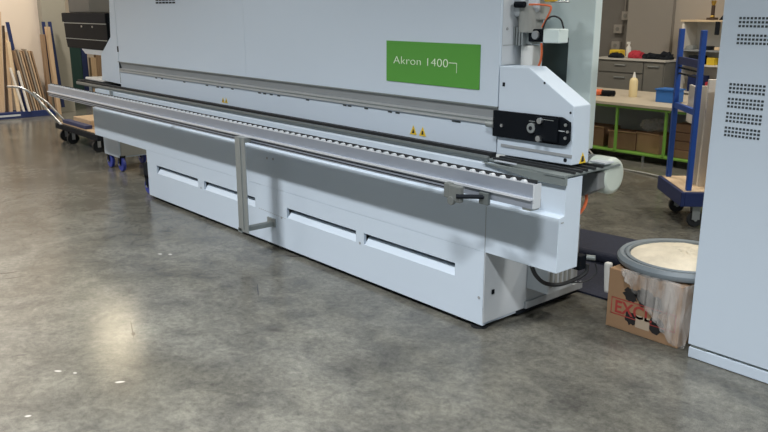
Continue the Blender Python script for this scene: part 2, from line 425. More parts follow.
# warning stickers
def warn(x, z, s=.05, y=HY - .001, parent=M):
    w = MB().prism([(x, z), (x + s, z), (x + s / 2, z + s * .9)], 'y', y - .0015, y).build('warning_sticker', 'yellow', parent)
    MB().prism([(x + s*.34, z + s*.14), (x + s*.66, z + s*.14), (x + s*.58, z + s*.52), (x + s*.42, z + s*.52)], 'y', y - .0025, y - .0012).build('warning_mark', 'black_ink', w)
for x in (-5.70, -5.65): warn(x, .968, .045)
for x in (-3.45, -3.37): warn(x, .972, .06)
# end cover block
BY = 3.18
blk = MB()
blk.prism([(-2.745, .948), (-2.262, .956), (-2.268, 1.245), (-2.553, 1.415), (-2.745, 1.413)], 'y', BY, BY + .14)
cover = blk.build('end_cover', 'white_paint', M, bevel=.004)
MB().prism([(-2.765, 1.045), (-2.36, 1.049), (-2.298, 1.05), (-2.273, 1.077), (-2.276, 1.167), (-2.325, 1.188), (-2.765, 1.183)], 'y', BY - .018, BY - .0005).build('black_plate', 'black_plastic', M, bevel=.003)
pl = MB().box((-2.475, BY - .032, 1.062), (-2.335, BY - .0185, 1.180)).build('clamp_block', 'black_plastic', M, bevel=.003)
MB().box((-2.43, BY - .0335, 1.168), (-2.36, BY - .032, 1.171)).build('block_edge', 'dull_steel', pl)
kn = MB().cyl((-2.497, BY - .018, 1.118), (-2.497, BY - .036, 1.118), .026, 20).build('clamp_knob', 'dull_steel', M, bevel=.003)
MB().cyl((-2.497, BY - .036, 1.118), (-2.497, BY - .038, 1.118), .011, 12).build('knob_centre', 'black_matte', kn)
for x, z, r in ((-2.437, 1.162, .015), (-2.44, 1.072, .015), (-2.295, 1.154, .008), (-2.293, 1.090, .008), (-2.282, 1.122, .007), (-2.70, 1.108, .009)):
    MB().cyl((x, BY - .018, z), (x, BY - .048 if r > .012 else BY - .024, z), r, 14).build('bolt', 'chrome', M, smooth=True)
MB().box((-2.345, BY - .022, 1.120), (-2.300, BY - .018, 1.124)).build('scale_mark', 'light_grey', M)
MB().box((-2.52, BY - .022, 1.150), (-2.48, BY - .018, 1.153)).build('scale_mark', 'dull_steel', M)
MB().cyl((-2.81, BY - .01, 1.105), (-2.76, BY - .01, 1.105), .018, 14).build('adjusting_knob', 'dull_steel', M, smooth=True)
MB().box((-2.715, BY - .004, .993), (-2.262, BY, 1.008)).build('cover_groove', 'grey_paint', M)
MB().box((-2.72, BY - .003, 1.31), (-2.705, BY, 1.33)).build('cover_hole', 'black_matte', M)
for x, z, r in ((-2.30, .978, .010), (-2.45, 1.345, .006), (-2.285, 1.213, .006)): MB().cyl((x, BY - .002, z), (x, BY, z), r, 12).build('cover_screw', 'black_matte', M)
w = MB().prism([(3.24, .957), (3.30, .957), (3.27, 1.012)], 'x', -2.2655, -2.262).build('warning_sticker', 'yellow', M)
MB().prism([(3.258, .965), (3.282, .965), (3.276, .992), (3.264, .992)], 'x', -2.262, -2.2612).build('warning_mark', 'black_ink', w)
# gear unit, cylinders and cables beside the hood
MB().box((-2.79, 3.215, 1.415), (-2.765, 3.44, 1.90)).build('hood_end_plate', 'light_grey', M)
MB().box((-2.7645, 3.22, 1.515), (-2.763, 3.44, 1.518)).cyl((-2.765, 3.25, 1.60), (-2.762, 3.25, 1.60), .008, 10).build('plate_seam', 'grey_paint', M)
MB().box((-2.86, 3.30, 1.66), (-2.72, 3.44, 1.80)).cyl((-2.70, 3.37, 1.72), (-2.62, 3.37, 1.72), .055, 20).build('gear_motor', 'light_grey', M, bevel=.018)
MB().cyl((-2.70, 3.36, 1.58), (-2.70, 3.36, 1.72), .065, 20).box((-2.655, 3.33, 1.645), (-2.615, 3.42, 1.80)).build('gear_housing', 'brick_grey', M, bevel=.006)
MB().cyl((-2.745, 3.285, 1.722), (-2.685, 3.285, 1.722), .016, 14).build('cable_plug', 'black_plastic', M, smooth=True)
hs = MB()
for k in range(6): hs.box((-2.80 + k * .018, 3.30, 1.515), (-2.79 + k * .018, 3.37, 1.61))
hs.box((-2.80, 3.33, 1.52), (-2.66, 3.40, 1.60)).build('heat_sink', 'dull_steel', M)
MB().box((-2.68, 3.32, 1.535), (-2.585, 3.39, 1.60)).build('servo_motor', 'black_plastic', M, bevel=.005)
MB().cyl((-2.625, 3.318, 1.57), (-2.625, 3.305, 1.57), .022, 16).build('servo_cap', 'chrome', M, smooth=True)
MB().box((-2.585, 3.32, 1.532), (-2.485, 3.40, 1.602)).build('encoder_box', 'mint_paint', M, bevel=.005)
MB().box((-2.735, 3.33, 1.39), (-2.653, 3.41, 1.515)).build('lift_cylinder', 'white_plastic', M, bevel=.006)
MB().tube([(-2.66, 3.29, 1.722), (-2.60, 3.30, 1.722), (-2.545, 3.31, 1.715), (-2.535, 3.31, 1.70), (-2.555, 3.31, 1.66), (-2.585, 3.31, 1.61)], .005).build('orange_cable', 'orange_cable', M, smooth=True)
MB().tube([(-2.60, 3.33, 1.53), (-2.595, 3.33, 1.48), (-2.61, 3.34, 1.43), (-2.63, 3.34, 1.40)], .006).build('brown_cable', 'orange_cable', M, smooth=True)
MB().tube([(-2.58, 3.31, 1.60), (-2.56, 3.31, 1.645), (-2.52, 3.31, 1.665), (-2.48, 3.32, 1.65), (-2.465, 3.33, 1.605)], .0045).build('black_cable', 'black_rubber', M, smooth=True)
MB().box((-2.60, 3.33, 1.735), (-2.53, 3.36, 1.80)).build('lubricant_cup', 'yellow', M, bevel=.008)
MB().cyl((-2.56, 3.34, 1.735), (-2.45, 3.34, 1.735), .004, 8).build('guide_rod', 'dull_steel', M)
# rear guard behind the end cover
MB().prism([(-2.47, .96), (-2.47, 1.9), (-2.86, 1.9), (-2.86, 1.55), (-2.63, 1.55), (-2.63, .96)], 'y', 3.60, 3.66).build('rear_guard', 'mint_paint', M, bevel=.004)
MB().box((-2.90, 3.66, 1.0), (-2.631, 3.68, 1.56)).build('guard_window', 'dark_glass', M)
# motor sticking out behind the beam end
MB().prism([(-2.37, .78), (-2.31, .765), (-2.205, .82), (-2.205, .905), (-2.37, .905)], 'y', 3.33, 3.44).build('motor_terminal_box', 'motor_grey', M, bevel=.006)
cyl = MB()
cyl.cyl((-2.46, 3.47, .88), (-2.30, 3.47, .88), .078, 24)
for k in range(8): cyl.cyl((-2.44 + k * .019, 3.47, .88), (-2.432 + k * .019, 3.47, .88), .088, 24)
cyl.build('motor_body', 'motor_grey', M, smooth=True)
MB().cyl((-2.335, 3.47, .872), (-2.20, 3.47, .872), .096, 30).build('motor_cowl', 'motor_mint', M, bevel=.022, smooth=True)
MB().box((-2.240, 3.368, .835), (-2.220, 3.380, .905)).build('motor_label', 'white_plastic', M)
# control console on the left end
cs = thing_con = MB().prism([(-9.17, 1.385), (-9.14, 1.285), (-8.13, 1.285), (-7.98, 1.385), (-7.98, 1.66), (-9.22, 1.66), (-9.19, 1.56)], 'y', 3.22, 3.55).build('control_console', 'black_plastic', M, bevel=.006)
MB().box((-9.185, 3.214, 1.548), (-7.99, 3.22, 1.556)).box((-9.17, 3.214, 1.383), (-7.99, 3.22, 1.389)).build('console_seam', 'dull_steel', cs)
MB().box((-9.215, 3.214, 1.562), (-7.99, 3.2195, 1.655)).build('console_brow', 'black_matte', cs)
for x in (-8.65, -8.35): MB().cyl((x, 3.219, 1.52), (x, 3.212, 1.52), .010, 10).build('console_screw', 'chrome', cs)
MB().prism([(-8.72, 1.284), (-8.13, 1.284), (-8.2, 1.235), (-8.62, 1.235)], 'y', 3.22, 3.5).build('console_base', 'light_grey', M)
MB().box((-9.22, 3.30, 1.661), (-8.60, 3.55, 1.95)).build('console_top_box', 'cabinet_grey', M, bevel=.01)
# things under the right end of the beam
jb = MB().box((-2.654, 3.372, .165), (-2.507, 3.61, .36)).build('junction_box', 'light_grey', M, bevel=.004)
sh = MB()
for k in range(5): sh.box((-2.5065, 3.39 + k * .042, .20), (-2.504, 3.41 + k * .042, .34 - (k % 3) * .03))
sh.build('junction_louvre', 'brick_grey', jb)
MB().box((-2.654, 3.36, .045), (-2.64, 3.90, .085)).build('foot_plate', 'light_grey', M)
MB().box((-2.67, 3.30, .02), (-2.655, 3.88, .046)).build('side_gap', 'black_matte', M)
MB().tube([(-2.3 - .05, 3.02, .45), (-2.35, 3.06, .39), (-2.35, 3.14, .33), (-2.34, 3.25, .30), (-2.32, 3.36, .31), (-2.30, 3.42, .34), (-2.30, 3.43, .385)], .011).build('drain_hose', 'black_rubber', M, smooth=True)
MB().tube([(-2.33, 3.30, .30), (-2.28, 3.40, .30), (-2.26, 3.46, .34), (-2.27, 3.46, .39)], .004).build('thin_cable', 'black_rubber', M, smooth=True)
vl = MB().box((-2.36, 3.36, .36), (-2.30, 3.42, .44)).build('air_valve', 'black_plastic', M, bevel=.006)
MB().cyl((-2.30, 3.42, .425), (-2.26, 3.44, .425), .014, 12).build('valve_knob', 'table_grey', vl, smooth=True)
MB().tube([(-2.29, 3.36, .79), (-2.285, 3.36, .75), (-2.29, 3.35, .71), (-2.31, 3.33, .67), (-2.34, 3.31, .64)], .008).build('motor_cable', 'orange_cable', M, smooth=True)
# front roller rail
rail = MB()
rail.box((-8.645, 2.80, .852), (-2.19, 2.845, .925)).box((-8.645, 2.795, .812), (-2.19, 2.86, .852))
rl = rail.build('roller_rail', 'aluminium', M)
MB().box((-8.645, 2.782, .853), (-2.19, 2.7995, .863)).build('rail_lip', 'bright_aluminium', rl)
MB().box((-8.645, 2.792, .822), (-2.68, 2.7945, .826)).box((-8.645, 2.792, .838), (-2.68, 2.7945, .842)).build('rail_groove', 'black_matte', rl)
MB().box((-2.1895, 2.797, .813), (-2.183, 2.848, .927)).build('rail_end_cap', 'light_grey', rl)
MB().box((-8.645, 2.80, .9255), (-2.19, 2.804, .930)).build('rail_top_edge', 'bright_aluminium', rl)
MB().box((-8.64, 2.829, .9255), (-2.195, 2.834, .9415)).build('roller_guide', 'black_rubber', rl)
proto = MB().cyl((0, 2.8055, 0), (0, 2.826, 0), .015, 12).build('roller', 'light_grey', rl)
me = proto.data; Lo = ORG[rl.name]
for k in range(99):
    o = proto if k == 0 else proto.copy()
    if k: COL.objects.link(o); o.parent = rl
    o.location = (-8.60 + k * .0647, 0, .923)
    # mesh was shifted by the machine's origin, so only that axis is offset here
# stop bracket and rod
sb = MB().box((-2.665, 2.70, .80), (-2.625, 2.735, .875)).box((-2.62, 2.69, .79), (-2.545, 2.72, .872)).build('stop_bracket', 'bracket_grey', M, bevel=.006)
MB().cyl((-2.60, 2.70, .795), (-2.60, 2.682, .795), .022, 16).build('stop_knob', 'bracket_grey', sb, bevel=.003)
MB().cyl((-2.56, 2.68, .825), (-2.455, 2.80, .822), .011, 12).build('stop_rod', 'black_matte', sb)
MB().box((-2.50, 2.775, .785), (-2.44, 2.795, .845)).build('stop_clamp', 'bar_grey', sb, bevel=.004)
MB().box((-2.25, 2.80, .80), (-2.20, 2.86, .812)).build('rail_foot', 'dull_steel', rl)
# support post with its foot bar, two more behind the rail
po = MB().box((-4.728, 2.737, .182), (-4.600, 2.743, .852)).box((-4.728, 2.743, .182), (-4.722, 2.80, .852)).box((-4.66, 2.730, .20), (-4.652, 2.737, .852)).build('support_post', 'dull_steel', M)
MB().box((-4.72, 2.743, .820), (-4.61, 2.80, .852)).build('post_head', 'dull_steel', po)
MB().box((-4.740, 2.737, .170), (-4.690, YF, .200)).build('foot_bar', 'table_grey', po)
MB().box((-4.775, YF - .012, .165), (-4.675, YF - .001, .225)).build('wall_foot', 'dull_steel', po)
for x in (-7.9, -6.2, -3.0, -2.4):
    MB().box((x - .02, 2.846, .83), (x + .02, 3.055, .87)).build('rail_arm', 'dull_steel', M)

# ------------------------------------------------------------ white cabinet at the right
CY = 3.55
C = thing('machine_cabinet', 'tall white metal cabinet with punched vents cut off by the right edge of the photo', 'cabinet', (-1.0, 3.9, 0))
MB().box((-1.66, CY + .031, .072), (.4, 4.35, 2.05)).build('cabinet_body', 'white_paint', C, bevel=.004)
MB().box((-1.76, CY, .072), (.4, CY + .03, 2.05)).build('cabinet_door', 'white_paint', C, bevel=.003)
MB().box((-1.66, CY + .012, .058), (.38, 4.33, .072)).box((-1.745, CY + .006, .058), (-1.66, CY + .03, .072)).build('plinth_gap', 'table_grey', C)
MB().box((-1.755, CY + .002, .003), (.4, CY + .05, .058)).build('plinth', 'white_paint', C, bevel=.003)
def grille(x, z, cols=10, rows=3, p=.0168, name='vent_grille'):
    v = MB()
    for r in range(rows):
        for c in range(cols):
            v.box((x + c * p, CY - .0012, z - r * .0172 - .010), (x + c * p + .011, CY + .002, z - r * .0172))
    v.build(name, 'dark_slot', C)
for z in (1.666, 1.592): grille(-1.683, z)
for z in (1.375, 1.309, 1.243, 1.177): grille(-1.694, z)

# ------------------------------------------------------------ cardboard box, tub, plastic bag
BX = thing('cardboard_box', 'printed brown cardboard box on the floor under the round tub of sawdust', 'box', (-2.05, 3.8, 0))
cb = MB().box((-2.27, 3.60, 0), (-1.84, 4.22, .335)).build('box_body', 'cardboard', BX, bevel=.004)
fr = MB()
a0, a1, b0, b1, t = -2.243, -1.86, .082, .178, .005
fr.box((a0, 3.5985, b0), (a1, 3.5995, b0 + t)).box((a0, 3.5985, b1 - t), (a1, 3.5995, b1)).box((a0, 3.5985, b0), (a0 + t, 3.5995, b1)).box((a1 - t, 3.5985, b0), (a1, 3.5995, b1))
fr.build('printed_frame', 'red_ink', cb)
ink = MB()
def blob(cx, cz, r, seed, n=22, sx=1):
    rr = random.Random(seed); ink.prism([(cx + sx * r * (1 + rr.uniform(-.22, .22)) * math.cos(2*math.pi*i/n), cz + r * (1 + rr.uniform(-.22, .22)) * math.sin(2*math.pi*i/n)) for i in range(n)], 'y', 3.5992, 3.5998)
blob(-2.13, .215, .042, 1); blob(-2.12, .085, .036, 2); blob(-1.965, .09, .045, 3); blob(-2.05, .225, .05, 5); blob(-1.98, .20, .045, 6)
ink.build('printed_blot', 'black_ink', cb)
text_part('EXCL', 'printed_lettering', 'red_ink', cb, (-2.222, 3.5988, .096), .098, xs=.96, thin=.002)
MB().box((-2.088, 3.598, .045), (-2.005, 3.5985, .115)).build('box_tape', 'pale_tape', cb)
TC = (-2.03, 3.93)
TZ = .336
TB = thing('sawdust_tub', 'round grey tub rim heaped with pale sawdust resting on the cardboard box', 'tub', (TC[0], TC[1], TZ))
MB().lathe([(.27, .0), (.30, .004), (.338, .012), (.345, .022), (.345, .04), (.33, .058), (.31, .055), (.305, .045), (.25, .03), (0, .03)], (TC[0], TC[1], TZ), 56).build('tub_rim', 'tub_grey', TB, smooth=True)
MB().lathe([(.298, .040), (.300, .056), (.292, .062), (.282, .060), (.280, .044)], (TC[0], TC[1], TZ), 56).build('inner_ring', 'tub_grey', TB, smooth=True)
sd = MB(); rr = random.Random(4)
nr, ns = 9, 36; rings = []
for i in range(nr + 1):
    r = .285 * i / nr
    rings.append([sd.bm.verts.new((TC[0] + .008 + r * math.cos(2*math.pi*k/ns), TC[1] + .008 + r * math.sin(2*math.pi*k/ns), TZ + .047 + .035 * (1 - (i / nr) ** 2) + (rr.uniform(-.006, .006) if 0 < i < nr else 0))) for k in range(ns if i else 1)])
for i in range(nr):
    for k in range(ns):
        j = (k + 1) % ns
        if i == 0: sd.bm.faces.new((rings[0][0], rings[1][k], rings[1][j]))
        else: sd.bm.faces.new((rings[i][k], rings[i+1][k], rings[i+1][j], rings[i][j]))
sw = sd.build('sawdust', 'sawdust', TB, smooth=True)
# plastic bag hanging from the rim down over the box corner
pf = MB(); cols = 26; rows = 12; grid = []
for i in range(cols + 1):
    a = R(243 + (318 - 243) * i / cols); col = []
    u = i / cols
    drop = .03 + .30 * min(1, max(0, u / .75)) if u < .75 else .33
    for j in range(rows + 1):
        v = j / rows; z = .355 - drop * v
        r = .349 - .02 * math.sin(v * 1.5) + .008 * math.sin(i * 1.9 + v * 5)
        x = TC[0] + r * math.cos(a) ; y = TC[1] + r * math.sin(a)
        # folds against the box front
        y = min(y, 3.59) if -2.29 < x < -1.80 and y < 3.8 else y
        if y > 3.48: pass
        ytop = y; yb = 3.572 + .010 * math.sin(i * 2.3)
        y = ytop * (1 - v ** .6) + (yb if ytop < yb + .2 else ytop) * v ** .6
        col.append(pf.bm.verts.new((x, y, z)))
    grid.append(col)
for i in range(cols):
    for j in range(rows): pf.bm.faces.new((grid[i][j], grid[i+1][j], grid[i+1][j+1], grid[i][j+1]))
o = rooted(pf, 'plastic_bag', 'plastic_film', (-2.0, 3.6, .02), 'clear crumpled plastic bag hanging from the tub rim over the cardboard box', 'bag', smooth=True)
sm = o.modifiers.new('thickness', 'SOLIDIFY'); sm.thickness = .0015
rooted(MB().box((-2.325, 3.63, .17), (-2.285, 3.67, .345), rot=(0, -.08, 0)), 'white_rag', 'white_plastic', (-2.31, 3.68, .17), 'pale plastic flap hanging at the left of the cardboard box', 'rag', bevel=.012)

# navy mat
mt = MB()
mt.prism([(-3.52, 5.12), (-1.9, 5.32), (-1.9, 3.95), (-2.75, 3.92), (-3.52, 3.92)], 'z', .001, .012)
rooted(mt, 'floor_mat', 'navy_mat', (-2.8, 4.5, .001), 'dark navy mat spread on the floor behind the machine and cardboard box', 'mat')
rooted(MB().tube([(-3.5, 4.52, .04), (-3.1, 4.50, .045), (-2.7, 4.53, .05), (-2.2, 4.56, .045), (-1.9, 4.55, .04)], .04, 12), 'rolled_blanket', 'navy_mat', (-2.7, 4.52, .01), 'dark navy rolled blanket lying across the navy mat', 'blanket', smooth=True)

# ------------------------------------------------------------ blue board trolley (right)
dx = Vector((.716, -.698, 0)).normalized()
TR = local('board_trolley', 'blue panel trolley with plywood deck and two tall uprights beside the workbench', 'trolley', (-3.208, 6.005, 0), math.degrees(math.atan2(dx.y, dx.x)))
# local x = across the end (left to right in the photo), local y = into the depth
dk = MB().box((-.33, -.07, .185), (.33, -.04, .30)).box((-.33, 1.05, .185), (.33, 1.08, .30)).box((-.33, -.04, .185), (-.30, 1.05, .30)).box((.30, -.04, .185), (.33, 1.05, .30)).build('deck_frame', 'navy_paint', TR, bevel=.004)
MB().box((-.305, -.045, .27), (.305, 1.055, .305)).build('deck_board', 'plywood', TR)
for x in (-.27, .27):
    MB().box((x - .022, -.02, .306), (x + .022, .02, 1.545)).build('upright', 'blue_paint', TR, bevel=.004)
MB().box((-.247, -.015, .90), (.247, .015, .945)).build('crossbar', 'blue_paint', TR)
MB().box((-.247, -.015, 1.26), (.247, .015, 1.32)).build('crossbar', 'navy_paint', TR)
for z in (1.18, 1.225): MB().box((-.247, -.007, z), (.247, .007, z + .012)).build('thin_bar', 'black_matte', TR)
for x, y in ((-.24, .08), (.24, .08), (-.24, .96), (.24, .96)):
    wl = MB().cyl((x - .02, y, .065), (x + .02, y, .065), .065, 20).build('wheel', 'black_rubber', TR, bevel=.008)
    MB().box((x - .035, y - .03, .065), (x - .027, y + .03, .185)).box((x + .027, y - .03, .065), (x + .035, y + .03, .185)).cyl((x - .036, y, .065), (x + .036, y, .065), .014, 10).build('wheel_fork', 'dull_steel', wl)
A = math.atan2(dx.y, dx.x)
def onT(lx, ly, lz): return Vector((-3.208 + lx * math.cos(A) - ly * math.sin(A), 6.005 + lx * math.sin(A) + ly * math.cos(A), lz))
def board(name, lx, ly, w, t, h, m, label, lean=0, turn=0, z0=.306):
    mb = MB().box((-t / 2, 0, 0), (t / 2, w, h)); bmesh.ops.rotate(mb.bm, verts=mb.bm.verts[:], cent=(0, 0, 0), matrix=Matrix.Rotation(R(lean), 3, 'Y'))
    o = mb.build(name, m); o.location = onT(lx, ly, z0); o.rotation_euler = (0, 0, A + R(turn)); return tag(o, label, 'board')
board('white_board', .02, .10, .60, .035, .80, 'board_white', 'tall white panel standing on the blue trolley deck behind the right upright', 1)
board('white_board', .10, .12, .60, .035, .86, 'board_white', 'second white panel leaning beside the first on the blue trolley', 2)
board('wood_board', .20, .15, .70, .030, .84, 'board_cream', 'cream wood panel leaning on the blue trolley nearest the white cabinet', 4)
board('wood_board', .27, .20, .70, .018, .80, 'wood_light', 'thin light brown board at the outer side of the trolley load', 7)
o = board('small_panel', -.06, .06, .02, .17, .30, 'board_white', 'small pale panel with dark edge hooked between the two blue uprights', 2, 0, .80)

# ------------------------------------------------------------ workbench (right background)
WB = thing('workbench', 'long pale topped workbench with lime green frame and lower shelf', 'workbench', (-5.4, 8.6, 0))
MB().box((-7.2, 7.98, .625), (-3.9, 9.35, .66)).build('bench_top', 'bench_top', WB, bevel=.004)
MB().box((-7.15, 8.0, .598), (-3.95, 8.03, .624)).build('front_rail', 'lime_green', WB)
for x in (-6.1, -5.11, -4.49, -3.98):
    MB().box((x - .012, 8.0, .09), (x + .012, 8.03, .598)).build('upright', 'lime_green', WB)
    MB().box((x - .018, 9.25, .09), (x + .018, 9.285, .598)).build('upright', 'lime_green', WB)
MB().box((-7.15, 8.0, .083), (-3.95, 8.9, .10)).build('lower_shelf', 'lime_green', WB)
for x in (-6.1, -4.76, -3.99): [MB().cyl((x, y, 0), (x, y, .083), .015).build('leg', 'dull_steel', WB) for y in (8.06, 8.8)]
MB().box((-7.15, 8.95, .10), (-3.95, 8.97, .60)).build('rear_panel', 'grey_paint', WB)
def carton(x0, x1, y0, z0, h, label, m='cardboard_dark', d=.35, rz=0, cat='box', flaps=True):
    T_ = local('carton', label, cat, ((x0 + x1) / 2, y0 + d / 2, z0), rz, 'cartons on the workbench shelf')
    w = (x1 - x0) / 2
    MB().box((-w, -d/2, 0), (w, d/2, h)).build('carton_body', m, T_, bevel=.004)
    if flaps: MB().box((-w, -d/2 - .02, h - .002), (w, -d/2 + .03, h + .01), rot=(R(-25), 0, 0)).build('flap', 'cardboard', T_)
    else: MB().box((-w, -.02, h), (w, .02, h + .001)).build('tape', 'pale_tape', T_)
    return T_
carton(-5.78, -5.34, 8.12, .101, .22, 'brown open carton farthest left on the shelf beside the motor')
carton(-5.27, -4.93, 8.10, .101, .20, 'low brown carton in front of the first green upright', d=.3, rz=8)
carton(-4.89, -4.58, 8.12, .101, .21, 'brown carton under the crumpled plastic bag on the shelf', m='cardboard', rz=-6)
for k, s_ in enumerate(('lowest', 'second lowest', 'second highest', 'topmost')):
    carton(-4.46 + .01 * k, -4.06, 8.08 + .01 * k, .101 + k * .095, .09, s_ + ' flat carton of the stack right of the green uprights', m='cardboard_dark', flaps=False)
pb = MB(); rr = random.Random(9)
bmesh.ops.create_icosphere(pb.bm, subdivisions=3, radius=.13)
for v_ in pb.bm.verts:
    v_.co.x *= 1.3; v_.co.z *= .62; v_.co *= 1 + rr.uniform(-.12, .12)
pbo = pb.build('plastic_bag', 'plastic_film', None); pbo.location = (-4.78, 8.29, .40); tag(pbo, 'crumpled clear plastic bag on the carton under the workbench', 'bag')
# glue bottle
GB = local('glue_bottle', 'pale yellow glue bottle with pointed nozzle standing on the workbench', 'bottle', (-5.30, 8.62, .661))
MB().lathe([(0, 0), (.048, 0), (.05, .01), (.05, .19), (.038, .22), (.018, .235), (0, .235)]).build('bottle_body', 'glue_yellow', GB, smooth=True)
MB().lathe([(.02, .235), (.018, .25), (.007, .30), (0, .30)]).build('nozzle', 'white_plastic', GB, smooth=True)
# power tool with cable
PT = local('power_tool', 'black and orange corded power tool lying on the workbench left of the glue bottle', 'power tool', (-5.62, 8.45, .661), 10)
MB().cyl((-.16, 0, .035), (.16, 0, .04), .034, 16).box((-.02, -.03, .0), (.1, .03, .035)).build('tool_body', 'black_plastic', PT, bevel=.006)
MB().cyl((-.08, 0, .04), (-.0, 0, .042), .038, 16).build('tool_collar', 'orange_cable', PT)
MB().box((-.26, -.05, .0), (-.15, .05, .02)).build('tool_foot', 'dull_steel', PT)
rooted(MB().tube([(-5.82, 8.42, .68), (-5.80, 8.10, .675), (-5.74, 7.95, .67), (-5.72, 7.93, .50), (-5.67, 7.92, .30), (-5.3, 7.75, .12), (-4.9, 7.55, .012), (-4.3, 7.45, .012), (-3.8, 7.3, .012)], .010), 'extension_cord', 'brick_grey', (-5.6, 8.0, .01), 'grey cord hanging over the workbench edge down to the floor', 'cord', smooth=True)
BB = thing('storage_bin', 'small bright blue plastic bin on the workbench behind the trolley', 'bin', (-4.72, 8.45, .661))
MB().box((-4.84, 8.35, .661), (-4.60, 8.55, .80)).build('bin_body', 'bin_blue', BB, bevel=.008)
MB().box((-4.85, 8.34, .80), (-4.59, 8.56, .815)).build('bin_rim', 'bin_blue', BB)

# ------------------------------------------------------------ grey base cabinet by the back wall
GC = thing('base_cabinet', 'grey green base cabinet with pale top against the back wall', 'cabinet', (-6.45, 10.6, 0))
MB().box((-6.98, 10.34, .04), (-5.88, 10.84, .975)).build('cabinet_body', 'cabinet_grey', GC)
MB().box((-7.02, 10.30, .975), (-5.86, 10.85, 1.0)).build('cabinet_top', 'cabinet_top', GC)
for k, (xa, xb, za, zb) in enumerate(((-6.96, -6.22, .80, .96), (-6.96, -6.22, .10, .78), (-6.20, -5.90, .10, .96))):
    dd = MB().box((xa, 10.32, za), (xb, 10.34, zb)).build('drawer' if k == 0 else 'door', 'cabinet_grey', GC, bevel=.003)
    MB().box(((xa + xb) / 2 - .09, 10.30, zb - .06), ((xa + xb) / 2 + .09, 10.32, zb - .045)).build('handle', 'dull_steel', dd)
rooted(MB().box((-6.88, 10.45, 1.001), (-6.70, 10.6, 1.11)), 'yellow_box', 'yellow', (-6.8, 10.5, 1.001), 'small yellow container at the left end of the grey cabinet top', 'container', bevel=.012)
SBt = local('spray_bottle', 'pale spray bottle standing beside the yellow container', 'bottle', (-6.66, 10.62, 1.001))
MB().lathe([(0, 0), (.035, 0), (.036, .14), (.016, .17), (.014, .19), (0, .19)]).build('bottle_body', 'white_plastic', SBt, smooth=True)
MB().box((-.035, -.012, .19), (.02, .012, .225)).build('spray_head', 'white_plastic', SBt, bevel=.004)
def lump(name, m, loc, sx, sy, sz, seed, label, cat):
    b_ = MB(); bmesh.ops.create_icosphere(b_.bm, subdivisions=3, radius=1); r_ = random.Random(seed)
    for v_ in b_.bm.verts:
        k = 1 + r_.uniform(-.16, .16); v_.co = Vector((v_.co.x * sx * k, v_.co.y * sy * k, max(0, v_.co.z + .25) * sz * k))
    o_ = b_.build(name, m, smooth=False); o_.location = loc; return tag(o_, label, cat)
lump('red_cloth', 'red_cloth', (-6.46, 10.52, 1.001), .13, .1, .085, 1, 'crumpled red cloth on the grey cabinet top', 'cloth')
lump('tool_pouch', 'black_matte', (-6.72, 10.40, 1.001), .12, .08, .06, 2, 'low black tool pouch left of the red cloth', 'pouch')
lump('tool_pouch', 'black_matte', (-6.22, 10.52, 1.001), .14, .09, .065, 3, 'black tool pouch right of the red cloth', 'pouch')
lump('tool_bag', 'black_matte', (-6.00, 10.52, 1.001), .12, .10, .085, 4, 'black tool bag at the right end of the grey cabinet top', 'bag')
# wall fittings
for (x, z, w, h, lab) in ((-6.96, 1.60, .13, .13, 'upper grey wall socket box with two pipes above it'), (-7.08, 1.40, .14, .13, 'middle pale wall socket box left of the others'), (-7.10, 1.15, .14, .12, 'lowest grey wall socket box above the yellow container')):
    S_ = thing('socket_box', lab, 'socket', (x, 10.98, z - h / 2))
    MB().box((x - w/2, 10.93, z - h/2), (x + w/2, 10.999, z + h/2)).build('box_body', 'wall_pillar', S_, bevel=.006)
    MB().cyl((x, 10.93, z), (x, 10.922, z), .03, 14).build('socket_face', 'cabinet_grey', S_)
rooted(MB().cyl((-6.99, 10.97, 1.67), (-6.99, 10.97, 2.6), .012).cyl((-6.93, 10.97, 1.67), (-6.93, 10.97, 2.6), .012), 'conduit_pipe', 'wall_pillar', (-6.96, 10.97, 1.67), 'pair of thin conduit pipes rising from the upper socket box', 'pipe')

# ------------------------------------------------------------ shelf area right of the pilaster
SH = thing('shelf_unit', 'tall white shelf unit behind the trolley with a trophy on top', 'shelf', (-5.5, 10.7, 0))
for x in (-5.80, -4.9): MB().box((x, 10.55, 0), (x + .03, 10.93, 1.53)).build('side_board', 'board_white', SH)
MB().box((-5.82, 10.53, 1.53), (-4.85, 10.93, 1.555)).build('top_board', 'board_cream', SH)
for z in (.93, 1.13): MB().box((-5.77, 10.56, z), (-4.9, 10.93, z + .022)).build('shelf_board', 'grey_paint' if z > 1 else 'board_white', SH)
MB().box((-5.77, 10.56, .55), (-4.9, 10.93, .572)).build('shelf_board', 'board_white', SH)
MB().box((-5.77, 10.915, .0), (-4.9, 10.93, 1.53)).build('back_board', 'board_white', SH)
tr = local('trophy', 'gold topped trophy with dark stem standing on the shelf unit', 'trophy', (-5.45, 10.70, 1.556))
MB().box((-.06, -.05, 0), (.06, .05, .03)).cyl((0, 0, .06), (0, 0, .19), .025).build('stem', 'dark_brown', tr)
MB().lathe([(.0, .030), (.028, .030), (.032, .045), (.02, .065), (0, .065)]).build('base_ornament', 'gold', tr, smooth=True)
MB().lathe([(0, .18), (.018, .19), (.028, .21), (.034, .25), (.03, .255), (0, .23)]).build('cup', 'gold', tr, smooth=True)
rooted(MB().prism([(-5.32, 1.556), (-5.15, 1.556), (-5.15, 1.70), (-5.22, 1.68)], 'y', 10.62, 10.78), 'cap', 'black_matte', (-5.25, 10.7, 1.556), 'black cap beside the trophy on the shelf unit', 'cap', bevel=.01)
rooted(MB().box((-5.30, 10.50, 1.36), (-5.24, 10.53, 1.535)), 'hanging_strap', 'black_matte', (-5.27, 10.51, 1.36), 'black strap hanging from the edge of the top shelf', 'strap', bevel=.006)
